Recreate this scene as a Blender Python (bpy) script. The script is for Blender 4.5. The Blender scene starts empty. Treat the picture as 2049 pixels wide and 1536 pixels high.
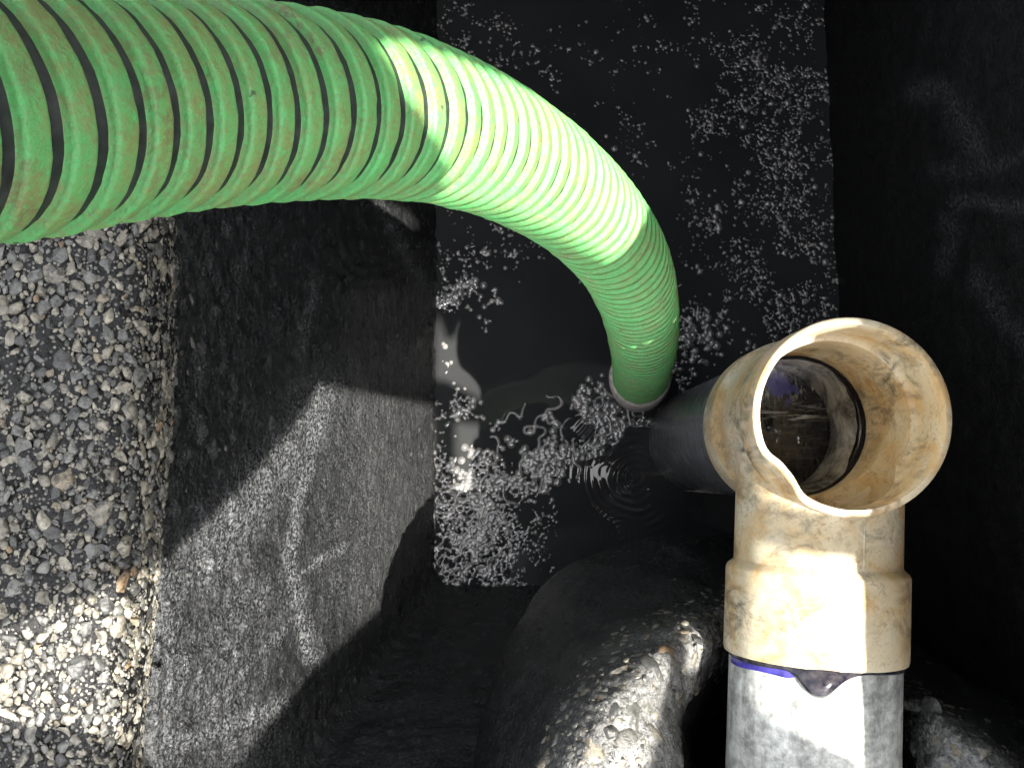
import bpy, bmesh, math, random
import numpy as np
from mathutils import Vector, Matrix

random.seed(7)
RNG = np.random.default_rng(11)
SC = bpy.context.scene
COL = SC.collection

# ------------------------------------------------------------------ camera
F = 2000.0                      # focal length, in pixels of a 2049 px wide frame
TILT = math.atan(172.0 / F)
CAM_H = 1.15                    # camera height above the liquid
cam_d = bpy.data.cameras.new('camera')
cam_d.sensor_width = 36.0
cam_d.lens = 36.0 * F / 2049.0
cam_d.clip_start = 0.01
cam_d.clip_end = 100
cam = bpy.data.objects.new('camera', cam_d)
cam.location = (0, 0, CAM_H)
cam.rotation_euler = (TILT, 0, 0)
COL.objects.link(cam)
SC.camera = cam

# ------------------------------------------------------------------ light
SUN = Vector((0.42, -0.208, 1.0)).normalized()       # towards the sun
world = bpy.data.worlds.new("World")
SC.world = world
world.use_nodes = True
wn = world.node_tree.nodes
wl = world.node_tree.links
bg = wn['Background']
sky = wn.new('ShaderNodeTexSky')
sky.sky_type = 'NISHITA'
sky.sun_disc = False
sky.sun_elevation = math.asin(SUN.z)
sky.sun_rotation = math.atan2(SUN.x, SUN.y)
sky.dust_density = 4.0
hsv = wn.new('ShaderNodeHueSaturation')
hsv.inputs['Saturation'].default_value = 0.22
wl.new(sky.outputs[0], hsv.inputs['Color'])
wl.new(hsv.outputs[0], bg.inputs[0])
bg.inputs[1].default_value = 0.15
sun_d = bpy.data.lights.new('sun', 'SUN')
sun_d.energy = 5.0
sun_d.angle = math.radians(0.5)
sun_d.color = (1.0, 0.95, 0.87)
sun_o = bpy.data.objects.new('sun', sun_d)
sun_o.rotation_euler = SUN.to_track_quat('Z', 'Y').to_euler()
sun_o.location = SUN * 3
COL.objects.link(sun_o)
SC.view_settings.view_transform = 'Standard'
SC.view_settings.look = 'None'
SC.view_settings.exposure = 2.05
SC.view_settings.gamma = 1.0
SC.view_settings.use_curve_mapping = False

# ------------------------------------------------------------------ helpers
CT, ST = math.cos(TILT), math.sin(TILT)

def at(px, py, d):
    """world point seen in the direction of a photograph pixel, d metres below the camera"""
    x = (px - 1024.5) / F
    y = (768.0 - py) / F
    wy = y * CT + ST
    wz = y * ST - CT
    k = d / -wz
    return Vector((x * k, wy * k, CAM_H - d))

def atn(a):
    a = np.asarray(a, float)
    x = (a[..., 0] - 1024.5) / F
    y = (768.0 - a[..., 1]) / F
    wy = y * CT + ST
    wz = y * ST - CT
    k = a[..., 2] / -wz
    return np.stack([x * k, wy * k, CAM_H - a[..., 2]], -1)

def proj(P):
    P = np.asarray(P, float)
    x = P[..., 0]; y = P[..., 1]; z = P[..., 2] - CAM_H
    cy = y * CT + z * ST
    cz = -y * ST + z * CT
    return np.stack([1024.5 + F * x / -cz, 768.0 - F * cy / -cz], -1)

def smooth(a, b, x):
    t = np.clip((x - a) / (b - a), 0, 1)
    return t * t * (3 - 2 * t)

def _hash(ix, iy, iz, seed):
    h = (ix.astype(np.int64) * 374761393 + iy.astype(np.int64) * 668265263
         + iz.astype(np.int64) * 2147483647 + seed * 1274126177) & 0x7fffffff
    h = (h ^ (h >> 13)) * 1274126177 & 0x7fffffff
    h = (h ^ (h >> 16)) * 668265263 & 0x7fffffff
    return ((h ^ (h >> 15)) & 0xffff) / 32767.5 - 1.0

def noise(P, scale, seed=0):
    q = np.asarray(P, float) * scale
    i = np.floor(q).astype(np.int64)
    f = q - i
    f = f * f * f * (f * (f * 6 - 15) + 10)
    r = 0
    for dx in (0, 1):
        wx = f[..., 0] if dx else 1 - f[..., 0]
        for dy in (0, 1):
            wy = f[..., 1] if dy else 1 - f[..., 1]
            for dz in (0, 1):
                wz = f[..., 2] if dz else 1 - f[..., 2]
                r = r + wx * wy * wz * _hash(i[..., 0] + dx, i[..., 1] + dy, i[..., 2] + dz, seed)
    return r

def fbm(P, scale, octaves=4, seed=0, gain=0.5):
    r = 0; a = 1.0
    for o in range(octaves):
        r = r + a * noise(P, scale * 2 ** o, seed + 17 * o)
        a *= gain
    return r

def seg_dist(q, pts):
    """distance (px) of points q to a polyline"""
    best = np.full(q.shape[:-1], 1e9)
    for a, b in zip(pts[:-1], pts[1:]):
        a = np.array(a, float); b = np.array(b, float)
        ab = b - a
        t = np.clip(((q - a) @ ab) / (ab @ ab), 0, 1)
        dd = np.linalg.norm(q - (a + t[..., None] * ab), axis=-1)
        best = np.minimum(best, dd)
    return best

def link(o, parent=None):
    COL.objects.link(o)
    if parent is not None:
        o.parent = parent
        o.matrix_parent_inverse = Matrix.Translation(parent.location).inverted()
    return o

def tag(o, label=None, cat=None, group=None, kind=None):
    if label: o['label'] = label
    if cat: o['category'] = cat
    if group: o['group'] = group
    if kind: o['kind'] = kind
    return o

def empty(name, loc, label, cat, group=None):
    o = bpy.data.objects.new(name, None)
    o.location = loc
    o.empty_display_size = 0.05
    COL.objects.link(o)
    return tag(o, label, cat, group)

def np_mesh(name, V, Q, mats, parent=None, smooth_=True, mat_idx=None, attrs=None):
    V = np.ascontiguousarray(V, dtype=np.float32).reshape(-1, 3)
    Q = np.ascontiguousarray(Q, dtype=np.int32)
    n = Q.shape[1]
    me = bpy.data.meshes.new(name)
    me.vertices.add(len(V)); me.vertices.foreach_set('co', V.ravel())
    me.loops.add(Q.size); me.loops.foreach_set('vertex_index', Q.ravel())
    me.polygons.add(len(Q))
    me.polygons.foreach_set('loop_start', np.arange(0, Q.size, n, dtype=np.int32))
    me.polygons.foreach_set('loop_total', np.full(len(Q), n, dtype=np.int32))
    me.update(calc_edges=True)
    me.validate()
    me.polygons.foreach_set('use_smooth', np.full(len(me.polygons), smooth_, dtype=bool))
    if not isinstance(mats, (list, tuple)): mats = [mats]
    for m in mats: me.materials.append(m)
    if mat_idx is not None:
        me.polygons.foreach_set('material_index', np.asarray(mat_idx, dtype=np.int32))
    if attrs:
        for k, v in attrs.items():
            a = me.attributes.new(k, 'FLOAT', 'POINT')
            a.data.foreach_set('value', np.asarray(v, dtype=np.float32).ravel())
    me.update()
    o = bpy.data.objects.new(name, me)
    return link(o, parent)

def grid_faces(n, m, wrap=False):
    i = np.arange(n - 1)[:, None]
    j = np.arange(m if wrap else m - 1)[None, :]
    a = i * m + j
    b = i * m + (j + 1) % m
    c = (i + 1) * m + (j + 1) % m
    d = (i + 1) * m + j
    return np.stack([np.broadcast_to(x, (n - 1, j.shape[1])) for x in (a, b, c, d)], -1).reshape(-1, 4)

def grid_normals(P):
    du = np.gradient(P, axis=0); dv = np.gradient(P, axis=1)
    n = np.cross(du, dv)
    return n / (np.linalg.norm(n, axis=-1, keepdims=True) + 1e-12)

def catmull(pts, n):
    pts = np.asarray(pts, float)
    k = len(pts)
    P = np.concatenate([(2 * pts[0] - pts[1])[None], pts, (2 * pts[-1] - pts[-2])[None]])
    t = np.linspace(0, k - 1, n)
    i = np.minimum(t.astype(int), k - 2)
    f = (t - i).reshape(-1, *([1] * (pts.ndim - 1)))
    p0, p1, p2, p3 = P[i], P[i + 1], P[i + 2], P[i + 3]
    return 0.5 * (2 * p1 + (p2 - p0) * f + (2 * p0 - 5 * p1 + 4 * p2 - p3) * f ** 2 + (3 * p1 - p0 - 3 * p2 + p3) * f ** 3)

def basis(axis):
    a = Vector(axis).normalized()
    u = Vector((1, 0, 0)) if abs(a.x) < 0.9 else Vector((0, 1, 0))
    v = a.cross(u).normalized()
    u = v.cross(a).normalized()
    return np.array(u), np.array(v), np.array(a)

def lathe(name, prof, origin, axis, mats, parent=None, n=96, radial=None):
    """closed profile [(r, t)] swept round an axis (prof is closed when first == last)"""
    u, v, a = basis(axis)
    prof = np.asarray(prof, float)
    th = np.linspace(0, 2 * np.pi, n, endpoint=False)
    ring = np.cos(th)[:, None] * u + np.sin(th)[:, None] * v
    V = np.array(origin) + prof[:, None, 0:1] * ring[None] + prof[:, None, 1:2] * a
    o = np_mesh(name, V, grid_faces(len(prof), n, True), mats, parent)
    bm = bmesh.new(); bm.from_mesh(o.data)
    bmesh.ops.remove_doubles(bm, verts=bm.verts, dist=1e-6)
    bmesh.ops.recalc_face_normals(bm, faces=bm.faces)
    bm.to_mesh(o.data); bm.free()
    o.data.set_sharp_from_angle(angle=math.radians(35))
    return o

# ------------------------------------------------------------------ material helpers
class MB:
    def __init__(s, name):
        s.m = bpy.data.materials.new(name)
        s.m.use_nodes = True
        s.t = s.m.node_tree
        s.b = s.t.nodes['Principled BSDF']
        s.co = s.t.nodes.new('ShaderNodeTexCoord').outputs['Object']
    def n(s, typ, **kw):
        nd = s.t.nodes.new(typ)
        for k, v in kw.items():
            if k in nd.inputs.keys():
                s.set(nd.inputs[k], v)
            else:
                setattr(nd, k, v)
        return nd
    def set(s, sock, v):
        if isinstance(v, bpy.types.NodeSocket): s.t.links.new(v, sock)
        elif isinstance(v, (int, float)): sock.default_value = v
        else: sock.default_value = tuple(v) if len(v) != 3 or sock.type == 'VECTOR' else (*v, 1)
    def inp(s, k, v): s.set(s.b.inputs[k], v)
    def map(s, scale=(1, 1, 1), rot=(0, 0, 0), src=None):
        nd = s.n('ShaderNodeMapping')
        s.set(nd.inputs['Vector'], src or s.co)
        nd.inputs['Scale'].default_value = scale
        nd.inputs['Rotation'].default_value = rot
        return nd.outputs[0]
    def noise(s, scale, detail=4, rough=0.55, vec=None, dist=0.0):
        nd = s.n('ShaderNodeTexNoise')
        s.set(nd.inputs['Vector'], vec or s.co)
        nd.inputs['Scale'].default_value = scale
        nd.inputs['Detail'].default_value = detail
        nd.inputs['Roughness'].default_value = rough
        nd.inputs['Distortion'].default_value = dist
        return nd.outputs['Fac']
    def vor(s, scale, feature='F1', vec=None, out='Distance', rnd=1.0):
        nd = s.n('ShaderNodeTexVoronoi')
        nd.feature = feature
        s.set(nd.inputs['Vector'], vec or s.co)
        nd.inputs['Scale'].default_value = scale
        nd.inputs['Randomness'].default_value = rnd
        return nd.outputs[out]
    def ramp(s, fac, stops, interp='LINEAR'):
        nd = s.n('ShaderNodeValToRGB')
        s.set(nd.inputs[0], fac)
        cr = nd.color_ramp
        cr.interpolation = interp
        while len(cr.elements) < len(stops): cr.elements.new(0.5)
        for e, (p, c) in zip(cr.elements, stops):
            e.position = p
            e.color = (c, c, c, 1) if isinstance(c, (int, float)) else (*c, 1)
        return nd.outputs[0]
    def mix(s, fac, a, b, mode='MIX'):
        nd = s.n('ShaderNodeMix')
        nd.data_type = 'RGBA'; nd.blend_type = mode
        s.set(nd.inputs[0], fac)
        for k, v in ((6, a), (7, b)):
            if isinstance(v, (int, float)): v = (v, v, v)
            s.set(nd.inputs[k], v)
        return nd.outputs[2]
    def math(s, op, a, b=0.0, c=None):
        nd = s.n('ShaderNodeMath'); nd.operation = op
        s.set(nd.inputs[0], a); s.set(nd.inputs[1], b)
        if c is not None: s.set(nd.inputs[2], c)
        return nd.outputs[0]
    def attr(s, name):
        nd = s.n('ShaderNodeAttribute'); nd.attribute_name = name
        return nd.outputs['Fac']
    def island(s):
        return s.n('ShaderNodeNewGeometry').outputs['Random Per Island']
    def dist(s, p):
        nd = s.n('ShaderNodeVectorMath'); nd.operation = 'DISTANCE'
        s.set(nd.inputs[0], s.co); nd.inputs[1].default_value = tuple(p)
        return nd.outputs['Value']
    def bump(s, h, strength=0.5, dist=0.002, prev=None):
        nd = s.n('ShaderNodeBump')
        nd.inputs['Strength'].default_value = strength
        nd.inputs['Distance'].default_value = dist
        s.set(nd.inputs['Height'], h)
        if prev is not None: s.set(nd.inputs['Normal'], prev)
        return nd.outputs[0]

def tar_material(name, streak=True, dull=False, bed=False, pale=False):
    m = MB(name)
    sc = m.attr('scrape_sunlit')
    fine = m.noise(620, 4, 0.65)
    mid = m.noise(90, 5, 0.6)
    col = m.ramp(mid, [(0.3, (0.005, 0.0053, 0.0056)), (0.75, (0.019, 0.020, 0.021))] if not (dull or bed) else [(0.3, (0.004, 0.004, 0.004)), (0.75, (0.013, 0.013, 0.013))])
    gsel = m.ramp(m.vor(520, out='Color'), [(0.84, 0.0), (0.93, 1.0)])
    col = m.mix(m.math('MULTIPLY', gsel, 0.0 if (dull or bed) else 0.4), col, (0.05, 0.052, 0.053))
    pale_amt = m.math('MULTIPLY', sc, m.ramp(m.noise(380, 4, 0.7), [(0.44, 0.0), (0.68, 1.0)] if not pale else [(0.30, 0.15), (0.52, 1.0)]))
    col = m.mix(pale_amt, col, (0.24, 0.25, 0.255) if not pale else (0.30, 0.30, 0.29))  # pale scrapes, plus the sunlit brightness painted through the same mask
    if bed:
        g = m.n('ShaderNodeTexVoronoi'); m.set(g.inputs['Vector'], m.co); g.inputs['Scale'].default_value = 420
        sep = m.n('ShaderNodeSeparateColor'); m.set(sep.inputs[0], g.outputs['Color'])
        gc = m.ramp(sep.outputs[0], [(0.0, (0.01, 0.01, 0.01)), (0.42, (0.15, 0.145, 0.13)), (0.6, (0.24, 0.225, 0.19)), (0.75, (0.10, 0.10, 0.095)), (0.9, (0.30, 0.285, 0.25))], 'CONSTANT')
        col = m.mix(m.ramp(g.outputs['Distance'], [(0.30, 0.85), (0.46, 0.0)]), col, gc)
    if streak and not (dull or bed or pale):
        br = m.ramp(m.noise(1.0, 5, 0.65, m.map((420, 26, 420)), 0.3), [(0.46, 0.0), (0.66, 1.0)])
        col = m.mix(m.math('MULTIPLY', br, m.math('MULTIPLY', m.attr('streak'), 0.7)), col, (0.075, 0.075, 0.073))  # grey sheen of the brushed tar put into the base colour
    m.inp('Base Color', col)
    m.inp('Roughness', m.ramp(mid, [(0.3, 0.16), (0.7, 0.30)]) if not dull else 0.6)
    m.inp('Specular IOR Level', 0.15 if dull else 0.3 if bed else 0.32)
    nrm = m.bump(fine, 0.7, 0.0018)
    v = m.vor(330, vec=m.map((1, 0.7, 0.7)))
    nrm = m.bump(v, 0.35, 0.0026, nrm)
    if streak:
        st = m.noise(1.0, 5, 0.6, m.map((480, 38, 480)), 0.4)
        nrm = m.bump(m.math('MULTIPLY', st, m.attr('streak')), 1.0, 0.004, nrm)
    # every grain of the coating is tilted its own way, so that some of them glint
    vc = m.n('ShaderNodeTexVoronoi'); m.set(vc.inputs['Vector'], m.co); vc.inputs['Scale'].default_value = 950
    a1 = m.n('ShaderNodeVectorMath'); a1.operation = 'SUBTRACT'
    m.set(a1.inputs[0], vc.outputs['Color']); a1.inputs[1].default_value = (0.5, 0.5, 0.5)
    a2 = m.n('ShaderNodeVectorMath'); a2.operation = 'SCALE'
    m.set(a2.inputs[0], a1.outputs[0]); m.set(a2.inputs['Scale'], m.math('MULTIPLY', m.ramp(m.noise(60, 3), [(0.35, 0.2), (0.65, 1.0)]), 0.85))
    a3 = m.n('ShaderNodeVectorMath'); a3.operation = 'ADD'
    m.set(a3.inputs[0], nrm); m.set(a3.inputs[1], a2.outputs[0])
    a4 = m.n('ShaderNodeVectorMath'); a4.operation = 'NORMALIZE'
    m.set(a4.inputs[0], a3.outputs[0])
    m.inp('Normal', a4.outputs[0])
    return m.m

# ================================================================== STRUCTURE
WATER_D = CAM_H
def left_x(d):  return np.interp(d, [0.0, 2.0], [-0.2254 + 0.304 * -0.70, -0.2254 + 0.304 * 1.30])
def near_y(d):  return -0.131 - (1.15 - d) * 0.40

# --- the liquid -------------------------------------------------------------
def water_material():
    m = MB('dark_murky_liquid')
    n = m.noise(9, 3, 0.5)
    m.inp('Base Color', m.ramp(n, [(0.3, (0.020, 0.021, 0.022)), (0.7, (0.030, 0.031, 0.032))]))
    m.inp('Roughness', 0.02)
    m.inp('IOR', 1.45)
    return m.m

xs = np.arange(-0.16, 0.46, 0.0015); ys = np.arange(-0.20, 0.66, 0.0015)
X, Y = np.meshgrid(xs, ys, indexing='ij')
P = np.stack([X, Y, np.zeros_like(X)], -1)
rc = at(1268, 955, WATER_D)
rr = np.hypot(X - rc.x, Y - rc.y)
amp = 0.00062 * np.exp(-((rr - 0.03) / 0.032) ** 2)
Z = amp * (0.55 + 0.7 * noise(P, 30, 14)) * np.sin(rr / 0.0092 * 2 * np.pi + 2.4 * noise(P, 40, 4))
r2 = at(1240, 1068, WATER_D)
rr2 = np.hypot(X - r2.x, Y - r2.y)
Z += 0.00025 * np.exp(-(rr2 / 0.022) ** 2) * np.sin(rr2 / 0.006 * 2 * np.pi)
Z += 0.0003 * noise(P, 14, 9) + 0.00006 * noise(P, 60, 8)
P[..., 2] = Z
water = np_mesh('liquid_surface', P, grid_faces(*X.shape), water_material())
tag(water, 'dark murky liquid filling the tank below the hose', 'liquid', kind='structure')

# --- tank walls ---------------------------------------------------------------
tank = empty('concrete_tank', (0.1, 0.2, 0.0),
             'black tar coated concrete tank walls enclosing the dark liquid', 'tank')
TAR = tar_material('black_tar_coating')
TAR_COLLAR = tar_material('sunlit_pale_tar_collar', pale=True)
TAR_BED = tar_material('wet_tar_bed', bed=True)
TAR_DULL = tar_material('dull_black_tar', dull=True)

ds = np.arange(1.24, 0.672, -0.0022)
tY = np.arange(0.66, -0.02, -0.0022)
R0 = 0.022
# plan path parameter: straight down the left side, fillet, then along the near side
rows = []
for d in ds:
    xl = float(left_x(d)); yn = float(near_y(d))
    ys_ = np.linspace(0.64, yn + R0, 330)
    a = np.linspace(np.pi, 1.5 * np.pi, 16)[1:-1]
    xs_ = np.linspace(xl + R0, 0.46, 120)
    path = np.concatenate([np.stack([np.full(330, xl), ys_], -1),
                           np.stack([xl + R0 + R0 * np.cos(a), yn + R0 + R0 * np.sin(a)], -1),
                           np.stack([xs_, np.full(120, yn)], -1)])
    rows.append(np.concatenate([path, np.full((len(path), 1), CAM_H - d)], -1))
P = np.array(rows)
N = grid_normals(P)
if N[100, 100, 0] < 0: N = -N
px = proj(P)
top = smooth(0.86, 0.70, (CAM_H - P[..., 2]))
disp = 0.0016 * fbm(P, 40, 3, 3) + 0.0009 * fbm(P, 160, 2, 6)
lump = np.maximum(0, noise(P * np.array([1, 0.6, 0.6]), 130, 21)) ** 1.5
disp += 0.006 * lump * top
# tar smears that swirl round one spot
k = np.hypot((px[..., 0] - 748) * 1.0, (px[..., 1] - 470) * 1.0)
sw = np.exp(-((k - 70) / 45) ** 2) * smooth(470, 510, px[..., 1])
disp += 0.0016 * sw * np.sin(k / 15 * 2 * np.pi / 1.5 + 3 * noise(P, 30, 2))
pale_amt = np.zeros(P.shape[:2])
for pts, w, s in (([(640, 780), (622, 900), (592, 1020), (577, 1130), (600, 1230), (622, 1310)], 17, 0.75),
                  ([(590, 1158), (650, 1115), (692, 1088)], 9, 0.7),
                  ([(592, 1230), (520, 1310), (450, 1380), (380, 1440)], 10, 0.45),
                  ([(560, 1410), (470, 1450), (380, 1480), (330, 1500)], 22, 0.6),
                  ([(640, 800), (560, 930), (470, 1040), (400, 1140)], 60, 0.55), ([(335, 1130), (340, 1300), (330, 1520)], 34, 0.5), ([(500, 1200), (420, 1330), (480, 1480)], 90, 0.32), ([(700, 850), (740, 1000), (700, 1150)], 110, 0.22),  # broad bands: brightness of the sunlit lower wall put into the colour
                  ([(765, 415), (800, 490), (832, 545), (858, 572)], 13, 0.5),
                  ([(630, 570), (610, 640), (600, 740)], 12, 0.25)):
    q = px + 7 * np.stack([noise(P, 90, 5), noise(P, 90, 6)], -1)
    pale_amt = np.maximum(pale_amt, s * np.exp(-(seg_dist(q, pts) / w) ** 2))
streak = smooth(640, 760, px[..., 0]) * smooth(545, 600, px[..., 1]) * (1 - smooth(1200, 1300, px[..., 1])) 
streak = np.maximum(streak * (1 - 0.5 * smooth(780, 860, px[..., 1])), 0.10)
P = P + N * disp[..., None]
WP, WN = P, N
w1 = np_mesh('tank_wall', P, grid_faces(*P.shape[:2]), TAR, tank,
             attrs={'scrape_sunlit': pale_amt, 'streak': streak})

# right and far walls
rows = []
RIGHT_TOP = 0.24
ds2 = np.arange(1.24, RIGHT_TOP, -0.005)
for d in ds2:
    xr = 0.379 + 0.00 * (1.15 - d); yf = 0.60
    ys_ = np.linspace(-0.62, yf - 0.02, 240)
    a = np.linspace(0, 0.5 * np.pi, 8)[1:-1]
    xs_ = np.linspace(xr - 0.02, -0.34, 140)
    path = np.concatenate([np.stack([np.full(240, xr) - 0.022 * (ys_ - 0.23) * (ys_ > -9), ys_], -1),
                           np.stack([xr - 0.03 + 0.02 * np.cos(a), yf - 0.02 + 0.02 * np.sin(a)], -1),
                           np.stack([xs_ - 0.01, np.full(140, yf)], -1)])
    rows.append(np.concatenate([path, np.full((len(path), 1), CAM_H - d)], -1))
P = np.array(rows)
N = grid_normals(P)
if N[50, 50, 0] > 0: N = -N
px = proj(P)
pale_amt = np.zeros(P.shape[:2])
for pts, w, s in (([(1830, 185), (1890, 180), (1930, 250), (1965, 330)], 22, 0.3),
                  ([(1870, 345), (1960, 340), (2049, 310)], 16, 0.2),
                  ([(1905, 400), (1980, 405), (2060, 416)], 12, 0.35),
                  ([(1890, 530), (1905, 480), (1900, 440)], 18, 0.22),
                  ([(1960, 560), (2000, 620), (2060, 700), (2100, 800)], 22, 0.25)):
    q = px + 10 * np.stack([noise(P, 60, 5), noise(P, 60, 6)], -1)
    pale_amt = np.maximum(pale_amt, s * np.exp(-(seg_dist(q, pts) / w) ** 2))
P = P + N * (0.0022 * fbm(P, 30, 3, 13))[..., None]
P[:, 250:, 2] = np.minimum(P[:, 250:, 2], CAM_H - 0.80)
w2 = np_mesh('tank_wall', P, grid_faces(*P.shape[:2]), TAR_DULL, tank,
             attrs={'scrape_sunlit': pale_amt, 'streak': np.zeros(P.shape[:2])})
for w in (w1, w2):
    md = w.modifiers.new('thickness', 'SOLIDIFY'); md.thickness = 0.05
    nn = w.data.polygons[len(w.data.polygons) // 4].normal
    inward = nn.x > 0 if w is w1 else nn.x < 0
    md.offset = -1 if inward else 1

# --- unseen slab added over the pit, its holes shaped to place the sun patches ---------------
SLAB_D = -0.25
def shade(p):
    """where the sun ray that reaches a point crosses the slab"""
    k = (SLAB_D * -1 + CAM_H - p.z) / SUN.z
    return (p.x + SUN.x * k, p.y + SUN.y * k)
outer = [(-0.21, 1.24), (-0.21, -0.50), (0.88, -0.50), (0.88, 1.24)]
sun_hole = [shade(at(*p)) for p in [(0, 1250, .6), (150, 1205, .605), (250, 1160, .62), (300, 1140, .645), (330, 1110, .69), (480, 980, .761),
                                 (590, 850, .841), (640, 770, .883), (760, 795, .99), (866, 812, 1.15)]]
sun_hole += [(0.502, -0.236), (0.503, -0.334), (0.498, -0.352), (0.45, -0.398), (0.36, -0.405), (0.306, -0.409), (0.2375, -0.4285), (0.19, -0.45)]
sun_hole_e = [(0.523, -0.237), (0.66, -0.247), (0.80, -0.25), (0.80, -0.38), (0.60, -0.375), (0.588, -0.364), (0.524, -0.338)]
gap = [(0.499, -0.19), (0.499, -0.135), (0.500, -0.108), (0.5045, -0.112), (0.511, -0.126), (0.5165, -0.142)]
gap += [(0.5837 + 0.0605 * math.cos(math.radians(w)), -0.1495 + 0.0605 * math.sin(math.radians(w))) for w in range(165, 29, -15)]
gap += [(0.80, -0.14), (0.80, -0.212), (0.56, -0.215), (0.515, -0.19)]
sky_hole_e = [(0.275, 0.048), (0.31, 0.031), (0.35, 0.028), (0.40, 0.034), (0.42, 0.060), (0.37, 0.098), (0.30, 0.088)]  # extra hole, added so that the liquid mirrors some sky
sun_hole += [shade(at(*p)) for p in [(300, 1560, .65), (270, 1495, .63), (150, 1455, .605), (0, 1462, .6), (-90, 1470, .6), (-90, 1260, .6)]]
slot = [(735, 105, .315), (790, 86, .325), (900, 130, .365), (1000, 176, .42), (1100, 230, .48), (1200, 282, .545), (1310, 342, .60), (1330, 400, .63),
        (1265, 430, .60), (1195, 530, .59), (1100, 480, .52), (1000, 430, .44), (890, 405, .38), (872, 330, .36), (805, 220, .33)]
slot = [shade(at(*p)) for p in slot]
sky_hole_w = [(0.150, 0.118), (0.158, 0.098), (0.180, 0.100), (0.196, 0.128), (0.182, 0.130), (0.170, 0.120)]  # small added hole for a sky reflection on the liquid
from mathutils.geometry import tessellate_polygon
loops = [outer, sun_hole, sun_hole_e, gap, slot, sky_hole_w, sky_hole_e]
flat = [Vector((x, y, 0)) for l in loops for x, y in l]
tris = tessellate_polygon([[Vector((x, y, 0)) for x, y in l] for l in loops])
bm = bmesh.new()
zt = CAM_H - SLAB_D
lo = [bm.verts.new((p.x, p.y, zt)) for p in flat]
hi = [bm.verts.new((p.x, p.y, zt + 0.012)) for p in flat]
for t in tris:
    bm.faces.new([lo[i] for i in t]); bm.faces.new([hi[i] for i in reversed(t)])
k0 = 0
for l in loops:
    n_ = len(l)
    for i in range(n_):
        a_, b_ = k0 + i, k0 + (i + 1) % n_
        bm.faces.new((lo[a_], lo[b_], hi[b_], hi[a_]))
    k0 += n_
bmesh.ops.recalc_face_normals(bm, faces=bm.faces)
me = bpy.data.meshes.new('sun_mask_slab'); bm.to_mesh(me); bm.free()
m = MB('dark_sun_mask')
m.inp('Base Color', m.ramp(m.noise(30, 4), [(0.4, (0.012, 0.012, 0.012)), (0.6, (0.03, 0.03, 0.03))])); m.inp('Roughness', 0.8)
me.materials.append(m.m)
tag(link(bpy.data.objects.new('sun_mask_slab', me)), 'unseen dark slab added above the pit, with holes cut to shape the sunlight', 'slab', kind='structure')

# --- stones ---------------------------------------------------------------------
ICO = []
for sub in (1, 2, 3):
    bm = bmesh.new(); bmesh.ops.create_icosphere(bm, subdivisions=sub, radius=1)
    bm.verts.ensure_lookup_table()
    ICO.append((np.array([v.co[:] for v in bm.verts]), np.array([[v.index for v in f.verts] for f in bm.faces])))
    bm.free()

def stone(c, nrm, r, sub=1, flat=0.55, sink=0.3, el=None):
    V, T = ICO[sub]
    V = V.copy()
    # chop by random planes so that the stone gets facets
    for _ in range(RNG.integers(8, 14)):
        n = RNG.normal(size=3); n /= np.linalg.norm(n)
        h = RNG.uniform(0.42, 0.85)
        d = V @ n - h
        V = V - np.maximum(d, 0)[:, None] * n * 0.92
    V *= np.array([1.0, RNG.uniform(0.6, 0.95), flat * RNG.uniform(0.8, 1.2)])
    a = RNG.uniform(0, 2 * np.pi) if el is None else el + RNG.normal() * 0.5
    R = np.array([[np.cos(a), -np.sin(a), 0], [np.sin(a), np.cos(a), 0], [0, 0, 1]])
    V = V @ R.T
    t = RNG.normal(size=2) * 0.16
    nv = np.array(nrm); 
    u, v, w = basis(Vector(nv))
    # keep v (the second axis) close to world Y
    yv = np.array([0, 1, 0]) - nv * nv[1]; yv /= np.linalg.norm(yv)
    xv = np.cross(yv, nv)
    nz = nv + xv * t[0] + yv * t[1]; nz /= np.linalg.norm(nz)
    M = np.stack([xv, yv, nz], 0)
    return np.array(c) - nv * r * sink + (V * r) @ M, T

def scatter(name, surf, norm, area_uv, radii, mat, parent, sub=1, flat=0.55, sink=0.3, density=None, el=None, tries=9):
    """dart throwing over surf(u, v) (metres); radii = [(r, count)] large to small"""
    pts = np.zeros((0, 3)); rad = np.zeros(0)
    VV, TT = [], []; off = 0
    cell = 0.012
    gridd = {}
    (u0, u1), (v0, v1) = area_uv
    for r0, cnt, pack in radii:
        for _ in range(cnt):
            u = RNG.uniform(u0, u1); v = RNG.uniform(v0, v1)
            if density is not None and RNG.uniform() > density(u, v, r0): continue
            r = r0 * RNG.uniform(0.75, 1.3)
            c = surf(u, v)
            kx, ky, kz = (np.floor(c / cell)).astype(int)
            ok = True
            R = 2
            for ix in range(kx - R, kx + R + 1):
                for iy in range(ky - R, ky + R + 1):
                    for iz in range(kz - 1, kz + 2):
                        for (cc, rr_) in gridd.get((ix, iy, iz), ()):
                            if (cc[0] - c[0]) ** 2 + (cc[1] - c[1]) ** 2 + (cc[2] - c[2]) ** 2 < (pack * (rr_ + r)) ** 2:
                                ok = False; break
                        if not ok: break
                    if not ok: break
                if not ok: break
            if not ok: continue
            gridd.setdefault((kx, ky, kz), []).append((c, r))
            V, T = stone(c, norm(u, v), r, sub if r0 > 0.003 else (min(sub, 1) if r0 > 0.002 else 0), flat, sink, el)
            VV.append(V); TT.append(T + off); off += len(V)
    o = np_mesh(name, np.vstack(VV), np.vstack(TT), mat, parent, True)
    o.data.set_sharp_from_angle(angle=math.radians(42))
    return o

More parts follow.
